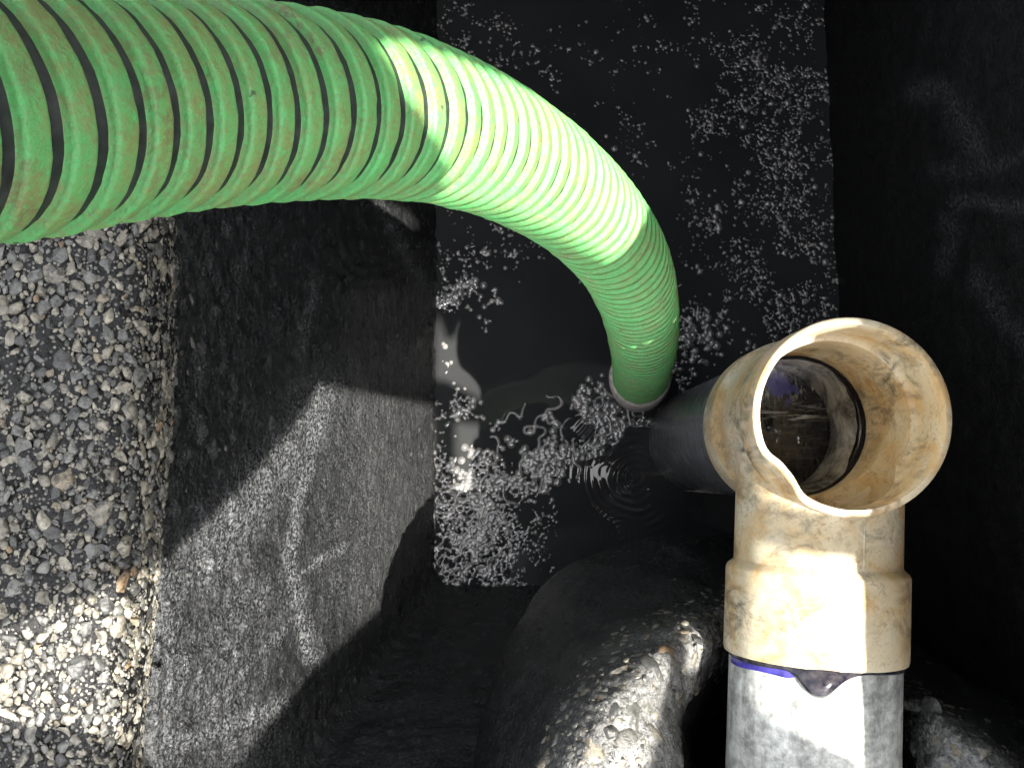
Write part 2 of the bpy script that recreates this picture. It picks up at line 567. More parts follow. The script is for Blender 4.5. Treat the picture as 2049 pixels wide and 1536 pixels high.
def stone_material(name, dark=0.0):
    m = MB(name)
    r = m.island()
    col = m.ramp(r, [(0.0, (0.08, 0.085, 0.09)), (0.16, (0.26, 0.25, 0.22)), (0.32, (0.17, 0.18, 0.185)),
                     (0.5, (0.33, 0.315, 0.275)), (0.66, (0.22, 0.225, 0.225)), (0.8, (0.40, 0.385, 0.34)),
                     (0.95, (0.30, 0.26, 0.20)), (0.985, (0.27, 0.19, 0.12))], 'CONSTANT')
    n = m.noise(260, 5, 0.65)
    col = m.mix(m.ramp(n, [(0.33, 0.7), (0.58, 0.0)]), col, (0.06, 0.058, 0.052))
    n2 = m.ramp(m.noise(26, 4, 0.6), [(0.40, 0.45), (0.60, 1.0)])
    smear = m.math('MAXIMUM', m.math('MULTIPLY', n2, m.ramp(m.noise(190, 6, 0.72, dist=0.5), [(0.48, 0.0), (0.58, 0.92)])), dark)
    col = m.mix(1.0, col, (0.74, 0.71, 0.64), 'MULTIPLY')
    col = m.mix(smear, col, (0.012, 0.012, 0.013))
    m.inp('Base Color', col)
    m.inp('Roughness', m.ramp(m.noise(200, 2), [(0.3, 0.15), (0.7, 0.38)]))
    m.inp('Normal', m.bump(m.noise(420, 5, 0.65), 0.55, 0.0015))
    return m.m

STONE = stone_material('tarred_aggregate')
STONE_D = stone_material('tar_coated_aggregate', 0.38)

# --- rough ledge on the left -------------------------------------------------------
ledge = empty('concrete_ledge', (-0.27, 0.0, 0.5),
              'rough concrete ledge of pale pebbles in black tar at the left edge', 'ledge')
prof_px = [(-230, 0.590), (-110, 0.594), (0, 0.598), (90, 0.602), (170, 0.606), (230, 0.614), (275, 0.628), (305, 0.650),
           (326, 0.680), (343, 0.715), (352, 0.76)]
prof = np.array([[(p - 1024.5) / F * d, CAM_H - d] for p, d in prof_px])
prof = catmull(prof, 160)
seglen = np.concatenate([[0], np.cumsum(np.linalg.norm(np.diff(prof, axis=0), axis=1))])
LU = seglen[-1]
def ledge_xz(u): return np.interp(u, seglen, prof[:, 0]), np.interp(u, seglen, prof[:, 1])
def ledge_bend(v): return 0.006 * np.sin(v * 9 + 1) + 0.010 * (v + 0.05)      # the rim is not quite straight
def ledge_s(u, v):
    x, z = ledge_xz(u)
    return np.array([x + ledge_bend(v), v, z])
def ledge_n(u, v):
    x0, z0 = ledge_xz(max(u - 0.004, 0)); x1, z1 = ledge_xz(min(u + 0.004, LU))
    t = np.array([x1 - x0, 0, z1 - z0]); t /= np.linalg.norm(t)
    return np.array([-t[2], 0, t[0]])
uu = np.linspace(0, LU, 190); vv = np.linspace(-0.36, 0.46, 420)
xz = np.array([ledge_xz(u) for u in uu])
P = np.stack([np.broadcast_to(xz[:, None, 0], (190, 420)) + ledge_bend(vv)[None], np.broadcast_to(vv[None], (190, 420)),
              np.broadcast_to(xz[:, None, 1], (190, 420))], -1)
N = grid_normals(P)
if N[20, 20, 2] < 0: N = -N
P = P + N * (0.0022 * fbm(P, 120, 3, 31) - 0.0008)[..., None]
lb = np_mesh('tar_bed', P, grid_faces(190, 420), TAR_BED, ledge,
        attrs={'scrape_sunlit': np.full((190, 420), 0.0), 'streak': np.zeros((190, 420))})
md = lb.modifiers.new('thickness', 'SOLIDIFY'); md.thickness = 0.05
md.offset = -1 if lb.data.polygons[2000].normal.z > 0 else 1
st_ = scatter('aggregate', ledge_s, ledge_n, ((LU * 0.18, LU * 0.985), (-0.27, 0.24)),
        [(0.0088, 150, 0.80), (0.0058, 3500, 0.66), (0.0038, 24000, 0.64), (0.0025, 60000, 0.64), (0.0015, 90000, 0.72)],
        STONE, ledge, sub=2, flat=0.5, sink=0.25, el=math.pi / 2)
st_['kind'] = 'stuff'
LUMP = stone_material('tar_covered_pebbles', 0.93)
def wall_s(u, v): return WP[int(v * 300), int(u * 330)] if False else WP[int((1 - v) * (WP.shape[0] - 1)), int(u * 329)]
def wall_n(u, v): return WN[int((1 - v) * (WP.shape[0] - 1)), int(u * 329)]
lp = scatter('tarred_pebbles', wall_s, wall_n, ((0.30, 1.0), (0.0, 0.30)), [(0.0075, 40, 1.2), (0.005, 260, 1.0), (0.003, 900, 0.9), (0.0016, 3000, 0.9)],
             LUMP, ledge, sub=2, flat=0.45, sink=0.2, density=lambda u, v, r: math.exp(-(v / (0.05 + 0.06 * (r < 0.003))) ** 1.5), el=math.pi / 2)
lp['kind'] = 'stuff'

# --- arched collar round the pipe hole ---------------------------------------------
collar = empty('concrete_collar', (0.2, -0.2, 0.3),
               'black tarred concrete collar curving round the pipe with pale pebbles on its crest', 'concrete collar')
r1 = [(935, 1640, .80), (960, 1450, .84), (1010, 1300, .88), (1100, 1160, .92), (1240, 1090, .95), (1400, 1068, .97), (1560, 1085, .97), (1720, 1190, .94), (1850, 1300, .88), (1960, 1370, .82), (2080, 1450, .77), (2200, 1560, .74)]
r2 = [(1010, 1640, .70), (1040, 1480, .72), (1100, 1350, .75), (1190, 1245, .79), (1310, 1175, .83), (1440, 1150, .86), (1570, 1165, .88), (1690, 1250, .86), (1850, 1350, .77), (1960, 1425, .71), (2080, 1520, .68), (2200, 1640, .66)]
r3 = [(1120, 1640, .64), (1150, 1515, .645), (1215, 1410, .66), (1295, 1325, .68), (1380, 1268, .72), (1480, 1235, .79), (1570, 1235, .82), (1680, 1300, .80), (1840, 1410, .70), (1930, 1480, .655), (2000, 1560, .64), (2060, 1660, .63)]
r4 = [(1345, 1640, .665), (1340, 1500, .67), (1345, 1425, .69), (1378, 1375, .72), (1425, 1325, .76), (1490, 1290, .82), (1570, 1285, .85), (1670, 1330, .83), (1790, 1400, .76), (1830, 1450, .71), (1855, 1520, .69), (1890, 1640, .68)]
r1, r2, r3, r4 = (np.array(r, float) for r in (r1, r2, r3, r4))
cen = np.array([1590, 1660, 0.0])
def shrink(r, k, dd):
    q = r.copy(); q[:, :2] += (cen[:2] - q[:, :2]) * k; q[:, 2] += dd; return q
r0 = shrink(r1, 0.10, 0.12); rm = shrink(r1, 0.18, 0.36)
r5 = shrink(r4, 0.12, 0.07); r6 = shrink(r4, 0.28, 0.20); r7 = shrink(r4, 0.6, 0.40)
CTRL = np.array([atn(r) for r in (rm, r0, r1, r2, r3, r4, r5, r6, r7)])      # rings x angle x 3
S1 = catmull(CTRL, 260)
S2 = catmull(S1.transpose(1, 0, 2), 420).transpose(1, 0, 2)
P = S2.copy()
N = grid_normals(P)
if N[120, 100, 2] < 0: N = -N
ringpos = np.linspace(0, 8, 260)[:, None]
crest = np.exp(-((ringpos - 4.3) / 0.75) ** 2) * np.ones((1, 420))
rough = np.clip(0.25 + crest, 0, 1)
disp = 0.0028 * fbm(P, 22, 2, 41) + 0.0022 * fbm(P, 90, 3, 44) * crest + 0.0012 * fbm(P, 240, 2, 45) * crest
P = P + N * disp[..., None]
pale_amt = 0.85 * np.exp(-((ringpos - 4.5) / 0.75) ** 2) * np.ones((1, 420)) * (0.6 + 0.4 * noise(P, 40, 3))  # pale crest: bare grain, plus its sunlit brightness put into the colour
np_mesh('collar_body', P, grid_faces(260, 420), TAR_COLLAR, collar, attrs={'scrape_sunlit': np.clip(pale_amt, 0, 1), 'streak': np.full((260, 420), 0.06)})
CP, CN = P, N
def col_s(u, v): return CP[int(u * 259), int(v * 419)]
def col_n(u, v): return CN[int(u * 259), int(v * 419)]
def col_den(u, v, r):
    s = u * 8
    w = math.exp(-((s - 4.5) / 0.78) ** 2)
    if w < 0.12 and RNG.uniform() > 0.05: return 0
    return w if r > 0.002 else min(1, 1.3 * w)
cs = scatter('aggregate', col_s, col_n, ((0.34, 0.70), (0.0, 1.0)),
        [(0.0100, 500, 0.80), (0.0066, 5000, 0.72), (0.0040, 18000, 0.68), (0.0024, 40000, 0.68)], STONE_D, collar,
        sub=2, flat=0.42, sink=0.26, density=col_den)
cs['kind'] = 'stuff'

# ================================================================== SCUM ON THE LIQUID
GX0, GX1, GY0, GY1, GS = -0.09, 0.385, -0.135, 0.60, 0.0008
xs = np.arange(GX0, GX1, GS); ys = np.arange(GY0, GY1, GS)
X, Y = np.meshgrid(xs, ys, indexing='ij')
P = np.stack([X, Y, np.zeros_like(X)], -1)
pxg = proj(P)
def blobs(q, lst):
    r = np.zeros(q.shape[:-1])
    for cx, cy, rx, ry, w in lst:
        r += w * np.exp(-(((q[..., 0] - cx) / rx) ** 2 + ((q[..., 1] - cy) / ry) ** 2))
    return r
DENS = [(1600, 420, 120, 300, 1.25), (1480, 200, 200, 200, 0.38), (1640, 100, 120, 200, 0.3), (930, 470, 70, 130, 0.75), (905, 600, 70, 45, 1.0),
        (985, 620, 40, 60, 0.5), (900, 800, 40, 70, 0.35), (1210, 870, 150, 80, 0.8), (1400, 700, 120, 90, 0.9), (1460, 600, 200, 90, 0.45), (960, 840, 60, 40, 0.8),
        (1000, 920, 110, 60, 0.75), (960, 1070, 130, 130, 1.3), (1060, 1090, 90, 80, 0.6), (925, 150, 60, 200, 0.8), (1120, 100, 200, 120, 0.28),
        (1030, 520, 110, 60, 0.35), (1130, 770, 60, 60, 0.25), (1080, 860, 70, 40, 0.4),
        (1320, 940, 45, 45, 0.5), (1370, 300, 70, 120, 0.25), (1390, 540, 60, 90, 0.3),
        (1080, 690, 80, 90, -0.8), (985, 760, 35, 60, -0.8), (1210, 1030, 110, 60, -1.2), (1130, 1110, 60, 40, -0.6),
        (940, 730, 40, 70, -0.5), (1460, 735, 45, 25, -0.7), (1330, 1070, 90, 60, -0.9), (1050, 800, 50, 25, -0.5), (1160, 860, 26, 22, -2.5), (1310, 900, 50, 40, -1.2)]
def dens(q):
    return blobs(q, DENS)
H = np.full(X.shape, -0.004)
# crust: fine grained skin in the lower left, and round the pipe
crust = np.clip(blobs(pxg, [(950, 1080, 100, 110, 1.0), (1040, 960, 110, 60, 0.55), (1230, 880, 110, 60, 0.6), (1600, 470, 90, 240, 0.25), (905, 600, 50, 40, 0.5)])
                + blobs(pxg, [(1210, 1030, 100, 50, -1.0), (1130, 1110, 60, 40, -0.5)]), 0, 1)
H = np.maximum(H, (crust - 0.55 + 0.35 * fbm(P, 70, 2, 51)) * 0.002 - 0.003 * (1 - smooth(0.1, 0.35, crust)) + 0.0011 * fbm(P, 330, 3, 52) * smooth(0.15, 0.5, crust))
# ridges: worm-like films between the lumps
worm = np.clip(blobs(pxg, [(1000, 940, 130, 90, 1.0), (1160, 850, 120, 60, 1.0), (980, 1060, 110, 110, 0.5), (1290, 900, 70, 60, 0.7), (1240, 820, 60, 40, 0.6), (1160, 860, 26, 22, -3), (1310, 900, 45, 40, -2)]), 0, 1)
nz = noise(P, 42, 61) + 0.5 * noise(P, 90, 62)
gr = np.hypot(*np.gradient(nz, GS)) + 1e-3
dz = np.abs(nz - 0.12) / gr
ridge = np.maximum(0, 1 - (dz / 0.0021) ** 2)
wm = smooth(0.35, 0.6, worm + 0.35 * noise(P, 25, 63))
H = np.maximum(H, (ridge * 0.0026 - 0.0004) * wm - 0.003 * (1 - wm))
cut = smooth(0.45, 0.7, blobs(pxg, [(1160, 862, 34, 26, 1.0), (1292, 905, 62, 52, 1.15), (1240, 950, 75, 40, 1.1)]) + 0.25 * noise(P, 110, 77))
# beads
clump = lambda x, y: 0
nb = 38000
bx = RNG.uniform(GX0, GX1, nb); by = RNG.uniform(GY0, GY1, nb)
BP = np.stack([bx, by, np.zeros(nb)], -1)
bpx = proj(BP)
D = dens(bpx)
cl = 0.5 * noise(BP, 22, 71) + 0.5 * noise(BP, 60, 72) + 0.35 * noise(BP, 150, 74)
prob = np.clip(D * (1 + 0.9 * cl) + 0.75 * cl - 0.30, 0, 1)
keep = RNG.uniform(size=nb) < prob
big = blobs(bpx, [(1050, 820, 160, 110, 1.0), (1200, 760, 90, 60, 0.7), (960, 700, 90, 120, 0.7), (1200, 920, 160, 90, 0.8), (1420, 690, 80, 60, 0.8), (950, 600, 60, 50, 0.6), (980, 960, 110, 70, 0.8)])
rb = np.exp(RNG.normal(-6.55, 0.36, nb)) * (1 + 1.0 * np.clip(big, 0, 1.2))
for i in np.nonzero(keep)[0]:
    r = float(min(rb[i], 0.005))
    i0 = int((bx[i] - r - GX0) / GS); i1 = int((bx[i] + r - GX0) / GS) + 2
    j0 = int((by[i] - r - GY0) / GS); j1 = int((by[i] + r - GY0) / GS) + 2
    i0 = max(i0, 0); j0 = max(j0, 0)
    xx = X[i0:i1, j0:j1] - bx[i]; yy = Y[i0:i1, j0:j1] - by[i]
    h = np.sqrt(np.maximum(r * r - xx * xx - yy * yy, 0)) * 0.85 - 0.25 * r
    h[(xx * xx + yy * yy) > r * r] = -0.004
    H[i0:i1, j0:j1] = np.maximum(H[i0:i1, j0:j1], h)
H = H - 0.008 * cut
P[..., 2] = H
Q = grid_faces(*X.shape)
hq = H.ravel()[Q].max(1)
Q = Q[hq > -0.0006]
used = np.unique(Q)
remap = np.full(H.size, -1); remap[used] = np.arange(len(used))
m = MB('greasy_scum')
m.inp('Base Color', m.ramp(m.noise(70, 4, 0.6), [(0.3, (0.07, 0.07, 0.069)), (0.55, (0.15, 0.147, 0.14)), (0.8, (0.32, 0.29, 0.25))]))
m.inp('Roughness', 0.06)
m.inp('IOR', 2.3)
scum = np_mesh('floating_scum', P.reshape(-1, 3)[used], remap[Q], m.m)
tag(scum, 'glossy grey grease beads and scum floating on the dark liquid', 'scum', kind='stuff')

# ================================================================== GREEN HOSE
hose = empty('suction_hose', at(1282, 775, 1.12),
             'ribbed green suction hose bending from the upper left down into the liquid', 'hose')
HR = 0.0295
ctr = [(-420, 232, .185), (-200, 226, .204), (0, 219, .225), (200, 213, .251), (400, 207, .281), (600, 210, .315), (770, 229, .353), (900, 262, .400), (1010, 309, .452),
       (1110, 371, .512), (1195, 447, .582), (1252, 530, .665), (1280, 615, .775), (1288, 690, .90), (1285, 734, 1.02), (1279, 763, 1.125)]
cl_ = catmull(atn(np.array(ctr)), 4000)
L = np.concatenate([[0], np.cumsum(np.linalg.norm(np.diff(cl_, axis=0), axis=1))])
PITCH = 0.0124; K = 14; NT = 80
total = L[-1]
nr = int(total / PITCH) * K
fs = np.linspace(0, total, 1500)
C = np.stack([np.interp(fs, L, cl_[:, i]) for i in range(3)], -1)
T = np.gradient(C, axis=0); T /= np.linalg.norm(T, axis=1, keepdims=True)
U = np.zeros_like(T)
u = np.array([0, 0, 1.0]); 
for i in range(len(T)):
    u = u - T[i] * (u @ T[i]); u /= np.linalg.norm(u); U[i] = u
W = np.cross(T, U)
# profile of one rib: flat-topped band with a slight overhang, then the dark groove
kk = np.arange(K) / K
def rib(f):
    return np.interp(f, [0, .02, .05, .12, .38, .56, .62, .655, .68, .98, 1.0],
                        [-.0015, .0000, .0009, .0011, .0008, .0004, .0001, -.0009, -.0014, -.0015, -.0015])
th = np.linspace(0, 2 * np.pi, NT, endpoint=False)
I = np.arange(nr)[:, None]; J = np.arange(NT)[None]
S = (I / K + J / NT) * PITCH
frac = np.broadcast_to((np.array([0, .02, .05, .12, .24, .38, .50, .56, .62, .655, .68, .77, .87, .98])[np.arange(nr) % K])[:, None], (nr, NT))
S = (np.floor(I / K) + frac + J / NT) * PITCH
S = np.minimum(S, total - 1e-4)
def ev(A): return np.stack([np.interp(S, fs, A[:, i]) for i in range(3)], -1)
Cs, Us, Ws = ev(C), ev(U), ev(W)
rad = HR + rib(frac)
V = Cs + rad[..., None] * (np.cos(th)[None, :, None] * Us + np.sin(th)[None, :, None] * Ws)
V += (0.00022 * fbm(V, 260, 2, 81) + 0.0004 * noise(V, 45, 83))[..., None] * (np.cos(th)[None, :, None] * Us + np.sin(th)[None, :, None] * Ws)
idx = np.arange(nr * NT).reshape(nr, NT)
Q = []; MI = []
a_ = idx[:-1, :-1]; b_ = idx[:-1, 1:]; c_ = idx[1:, 1:]; d_ = idx[1:, :-1]
Qm = np.stack([a_, b_, c_, d_], -1).reshape(-1, 4)
rowm = np.broadcast_to((np.arange(nr - 1) % K)[:, None], (nr - 1, NT - 1)).reshape(-1)
# seam: last column joins the first column one pitch further on
Qs = np.stack([idx[:nr - 1 - K, -1], idx[K:nr - 1, 0], idx[K + 1:nr, 0], idx[1:nr - K, -1]], -1)
rows_ = np.arange(nr - 1 - K) % K
Q = np.vstack([Qm, Qs]); rowm = np.concatenate([rowm, rows_])
MI = ((rowm >= 9) & (rowm <= 12)).astype(int)

m = MB('green_hose_rubber')
lip = m.attr('lip')
n1 = m.noise(55, 5, 0.65); n2 = m.noise(430, 5, 0.7)
dirt = m.math('ADD', m.math('MULTIPLY', m.ramp(lip, [(0.06, 0.0), (0.20, 1.0)]), 0.11), m.math('ADD', m.math('MULTIPLY', n1, 0.85), m.math('MULTIPLY', n2, 0.72)))
col = m.ramp(dirt, [(0.58, (0.095, 0.42, 0.115)), (0.78, (0.115, 0.35, 0.105)), (0.94, (0.17, 0.29, 0.09)), (1.0, (0.19, 0.24, 0.08))])
col = m.mix(m.ramp(m.noise(640, 3, 0.7), [(0.58, 0.0), (0.68, 0.75)]), col, (0.06, 0.50, 0.16))
col = m.mix(m.ramp(m.noise(800, 3, 0.7), [(0.56, 0.0), (0.68, 0.55)]), col, (0.15, 0.17, 0.065))
brown = m.math('MULTIPLY', m.ramp(m.noise(26, 4, 0.6), [(0.55, 0.0), (0.70, 1.0)]), m.ramp(m.noise(280, 4, 0.7), [(0.46, 0.0), (0.58, 0.8)]))
col = m.mix(brown, col, (0.17, 0.085, 0.05))
col = m.mix(m.ramp(m.vor(520, out='Color'), [(0.965, 0.0), (0.975, 0.8)]), col, (0.02, 0.035, 0.02))
m.inp('Base Color', col)
m.inp('Roughness', m.ramp(n2, [(0.3, 0.30), (0.7, 0.55)]))
m.inp('Normal', m.bump(n2, 0.5, 0.0014))
G1 = m.m
m = MB('dark_hose_groove')
m.inp('Base Color', m.ramp(m.noise(220, 3), [(0.4, (0.006, 0.007, 0.007)), (0.7, (0.025, 0.027, 0.027))]))
m.inp('Roughness', 0.5)
G2 = m.m
np_mesh('hose_wall', V.reshape(-1, 3), Q, [G1, G2], hose, mat_idx=MI, attrs={'lip': frac})

# end ring
m = MB('pale_end_ring')
m.inp('Base Color', m.ramp(m.noise(160, 4), [(0.35, (0.42, 0.38, 0.35)), (0.65, (0.66, 0.60, 0.56))]))
m.inp('Roughness', 0.4)
m.inp('Normal', m.bump(m.noise(300, 3), 0.3, 0.001))
RING = m.m
e = Vector(C[-1]); ax = -Vector(T[-1])
# the collar stands round the last bit of hose, square to it
prof_ = [(0.0300, 0.038), (0.0325, 0.0385), (0.0338, 0.036), (0.0342, 0.031), (0.0336, 0.027), (0.0322, 0.025), (0.0322, 0.021), (0.0334, 0.019),
         (0.0340, 0.014), (0.0334, 0.008), (0.0320, 0.004), (0.0320, -0.03), (0.0290, -0.03), (0.0290, 0.030), (0.0300, 0.038)]
lathe('end_ring', prof_, e, ax, RING, hose, 72)
# a scrap of pale plastic stuck on the ring
m = MB('pale_scrap'); m.inp('Base Color', (0.62, 0.60, 0.50)); m.inp('Roughness', 0.5)
sp = at(1257, 768, 1.083)
V_, T_ = stone(np.array(sp), np.array([0, -0.45, 0.89]), 0.0001, 1)
vv_ = ICO[1][0] * np.array([0.0042, 0.0014, 0.0014]); aa = math.radians(-22)
vv_ = vv_ @ np.array([[math.cos(aa), math.sin(aa), 0], [-math.sin(aa), math.cos(aa), 0], [0, 0, 1]])
np_mesh('plastic_scrap', vv_ + np.array(sp), ICO[1][1], m.m, hose)

# ================================================================== PIPE WITH TEE
RIM_D = 0.632; AX_D = 0.700
rim_c = at(1707, 833, RIM_D)
pipe = empty('tee_pipe', (rim_c.x, rim_c.y, CAM_H - AX_D),
             'tan plastic pipe tee with open top, grey pipe and dark drop leg', 'pipe')
jc = Vector((rim_c.x, rim_c.y, CAM_H - AX_D))
p_a = at(1629, 1230, AX_D); p_b = at(1624, 1536, AX_D)
pdir = (p_b - jc).normalized()
j0 = jc

def tee_material():
    m = MB('tan_plastic')
    n1 = m.noise(30, 5, 0.6, dist=0.6)
    col = m.ramp(n1, [(0.3, (0.60, 0.55, 0.42)), (0.48, (0.56, 0.47, 0.31)), (0.60, (0.52, 0.37, 0.19)), (0.72, (0.42, 0.25, 0.10))])
    n2 = m.noise(240, 5, 0.7, dist=1.0)
    col = m.mix(m.math('MULTIPLY', m.ramp(n2, [(0.50, 0.0), (0.64, 0.75)]), m.ramp(m.noise(24, 3), [(0.40, 0.15), (0.62, 1.0)])), col, (0.22, 0.145, 0.065))
    sp = m.ramp(m.vor(330, out='Color'), [(0.955, 0.0), (0.97, 0.8)])
    col = m.mix(sp, col, (0.10, 0.085, 0.05))
    # grime smears
    g = m.math('MULTIPLY', m.ramp(m.noise(60, 6, 0.7, m.map((1, 1, 0.35)), 1.5), [(0.45, 0.0), (0.63, 0.85)]), m.ramp(m.noise(18, 2), [(0.42, 0.0), (0.62, 1.0)]))
    col = m.mix(g, col, (0.09, 0.075, 0.05))
    # violet primer stains, each at its place inside the fitting
    pn = m.noise(190, 4, 0.7)
    for p, r, k in (((1655, 742, 0.735), 0.016, 0.53), ((1628, 985, 0.79), 0.022, 0.50), ((1690, 985, 0.80), 0.010, 0.6)):
        w = at(*p) 
        dd = m.math('DIVIDE', m.dist(w), r)
        f = m.math('SUBTRACT', m.math('MULTIPLY', m.math('SUBTRACT', 1.0, dd), 1.0), m.math('MULTIPLY', pn, 1.1))
        f = m.ramp(m.math('ADD', f, 0.5), [(0.40, 0.0), (0.48, 0.85)])
        col = m.mix(f, col, (0.085, 0.05, 0.20))
    m.inp('Base Color', col)
    m.inp('Roughness', m.ramp(n2, [(0.3, 0.28), (0.7, 0.5)]))
    m.inp('Subsurface Weight', 0.35)
    m.inp('Subsurface Radius', (0.010, 0.006, 0.003))
    m.inp('Subsurface Scale', 1.0)
    m.inp('Normal', m.bump(n2, 0.18, 0.001))
    return m.m
TAN = tee_material()

def boolean(o, other, op):
    md = o.modifiers.new('cut', 'BOOLEAN'); md.operation = op; md.object = other; md.solver = 'EXACT'
    dg = bpy.context.evaluated_depsgraph_get(); dg.update()
    me = bpy.data.meshes.new_from_object(o.evaluated_get(dg))
    o.modifiers.clear()
    old = o.data; o.data = me; bpy.data.meshes.remove(old)
    od = other.data; bpy.data.objects.remove(other); bpy.data.meshes.remove(od)

DN = Vector((0, 0, -1))
def refine(prof, step):
    out = [prof[0]]
    for a, b in zip(prof[:-1], prof[1:]):
        k = max(1, int(math.hypot(b[0] - a[0], b[1] - a[1]) / step)) if min(a[0], b[0]) > 0.01 else 1
        for i in range(1, k + 1): out.append((a[0] + (b[0] - a[0]) * i / k, a[1] + (b[1] - a[1]) * i / k))
    return out
tee = lathe('tee_body', refine([(0, 0), (.0618, 0), (.0632, .0010), (.0637, .003), (.0637, .036), (.0615, .041), (.0608, .050), (.0608, .112), (.0625, .118), (.0650, .122), (.0650, .156), (.0645, .160), (.0625, .161), (0, .161)], 0.008), rim_c, DN, TAN, None, 128)
neck = lathe('neck', [(0, 0), (.0562, 0), (.0562, .097), (.0568, .0985), (.0604, .1015), (.0614, .104), (.0614, .157), (.0608, .160), (0, .160)], j0, pdir, TAN, None, 128)
boolean(tee, neck, 'UNION')
bore = lathe('bore', refine([(0, -.01), (.0590, -.01), (.0590, 0.0005), (.0582, .003), (.0578, .040), (.0560, .0425), (.0540, .0435), (.0535, .046), (.0535, .128), (.0589, .130), (.0589, .175), (0, .175)], 0.008), rim_c, DN, TAN, None, 128)
boolean(tee, bore, 'DIFFERENCE')
bore = lathe('bore', [(0, 0), (.0505, 0), (.0505, .118), (.0575, .120), (.0575, .18), (0, .18)], j0, pdir, TAN, None, 128)
boolean(tee, bore, 'DIFFERENCE')
# the rim is chipped and pushed in at one place
me = tee.data
co = np.zeros(len(me.vertices) * 3, dtype=np.float32); me.vertices.foreach_get('co', co); co = co.reshape(-1, 3).astype(float)
dx = co[:, 0] - rim_c.x; dy = co[:, 1] - rim_c.y
ang = np.degrees(np.arctan2(dy, dx)) % 360
tz = rim_c.z - co[:, 2]
kk = np.exp(-np.abs((ang - 219) / 14) ** 3.2) * np.exp(-(np.maximum(tz, 0) / 0.022) ** 2)
co[:, 0] -= dx * 0.105 * kk; co[:, 1] -= dy * 0.105 * kk
co[:, 2] -= 0.004 * kk
me.vertices.foreach_set('co', co.astype(np.float32).ravel())
me.polygons.foreach_set('use_smooth', np.ones(len(me.polygons), dtype=bool))
me.set_sharp_from_angle(angle=math.radians(38)); me.update()
me.materials.clear(); me.materials.append(TAN)
tee.parent = pipe; tee.matrix_parent_inverse = Matrix.Translation(pipe.location).inverted()

# mould seam along the neck
u, v, a = basis(pdir)
upv = np.array([0, 0, 1.0]) - a * a[2]; upv /= np.linalg.norm(upv)
rt = np.cross(a, upv)
if rt[0] < 0: rt = -rt
V = []
for t in np.linspace(0.058, 0.0965, 12):
    rowp = []
    for q in np.linspace(-1, 1, 7):
        an = math.radians(76) + q * 0.012
        rr_ = 0.0560 + 0.0006 * (1 - q * q) + 0.0001
        rowp.append(np.array(j0) + rr_ * (math.cos(an) * rt + math.sin(an) * upv) + a * t)
    V.append(rowp)
np_mesh('mould_seam', np.array(V), grid_faces(12, 7), TAN, pipe)

# horizontal pipe
m = MB('weathered_grey_pipe')
n1 = m.noise(110, 6, 0.75)
col = m.ramp(n1, [(0.36, (0.22, 0.225, 0.21)), (0.5, (0.42, 0.43, 0.40)), (0.64, (0.62, 0.63, 0.60))])
dk = m.math('MULTIPLY', m.ramp(m.noise(22, 5, 0.65, m.map((2.2, 0.3, 2.2))), [(0.46, 0.0), (0.62, 0.8)]), m.ramp(m.noise(240, 4), [(0.35, 0.4), (0.6, 1.0)]))
col = m.mix(dk, col, (0.10, 0.10, 0.095))
col = m.mix(m.ramp(m.vor(260, out='Color'), [(0.96, 0.0), (0.97, 0.9)]), col, (0.03, 0.03, 0.03))
m.inp('Base Color', col); m.inp('Roughness', 0.42)
m.inp('Normal', m.bump(n1, 0.15, 0.001))
lathe('pipe_length', [(.0573, .125), (.0573, .62), (.0515, .62), (.0515, .125), (.0573, .125)], j0, pdir, m.m, pipe, 128)

# sealant squeezed out under the coupling, with a drip on top
u, v, a = basis(pdir)
upv = np.array([0, 0, 1.0]) - a * a[2]; upv /= np.linalg.norm(upv)
rt = np.cross(a, upv); 
if rt[0] < 0: rt = -rt
nt = 220; th = np.linspace(0, 2 * np.pi, nt, endpoint=False)     # 0 = towards +x, 90 deg = up
lat = np.cos(th) * 0.0575
drip = np.exp(-np.abs((lat + 0.014) / 0.0115) ** 2.6) * (np.sin(th) > 0)
drip2 = np.exp(-((lat + 0.004) / 0.012) ** 2) * (np.sin(th) > 0)
wid = 0.0052 + 0.0012 * np.sin(3 * th) + 0.0125 * drip * (1 - 0.25 * np.clip((lat + 0.012) / 0.01, -1, 1)) + 0.0055 * drip2
hgt = 0.0022 + 0.0030 * drip + 0.001 * drip2
sect = np.linspace(0, 1, 13)
V = []
for s in sect:
    r = 0.0574 + hgt * np.sqrt(np.maximum(1 - (2 * s - 1) ** 2, 0)) * (1 + 0.5 * s * drip)
    t = 0.1575 + wid * s
    V.append(np.array(j0) + (np.cos(th) * r)[:, None] * rt + (np.sin(th) * r)[:, None] * upv + t[:, None] * a)
m = MB('black_sealant')
m.inp('Base Color', m.ramp(m.noise(150, 3), [(0.4, (0.010, 0.010, 0.016)), (0.7, (0.05, 0.045, 0.05))])); m.inp('Roughness', 0.14)
np_mesh('sealant_bead', np.array(V), grid_faces(13, nt, True), m.m, pipe)
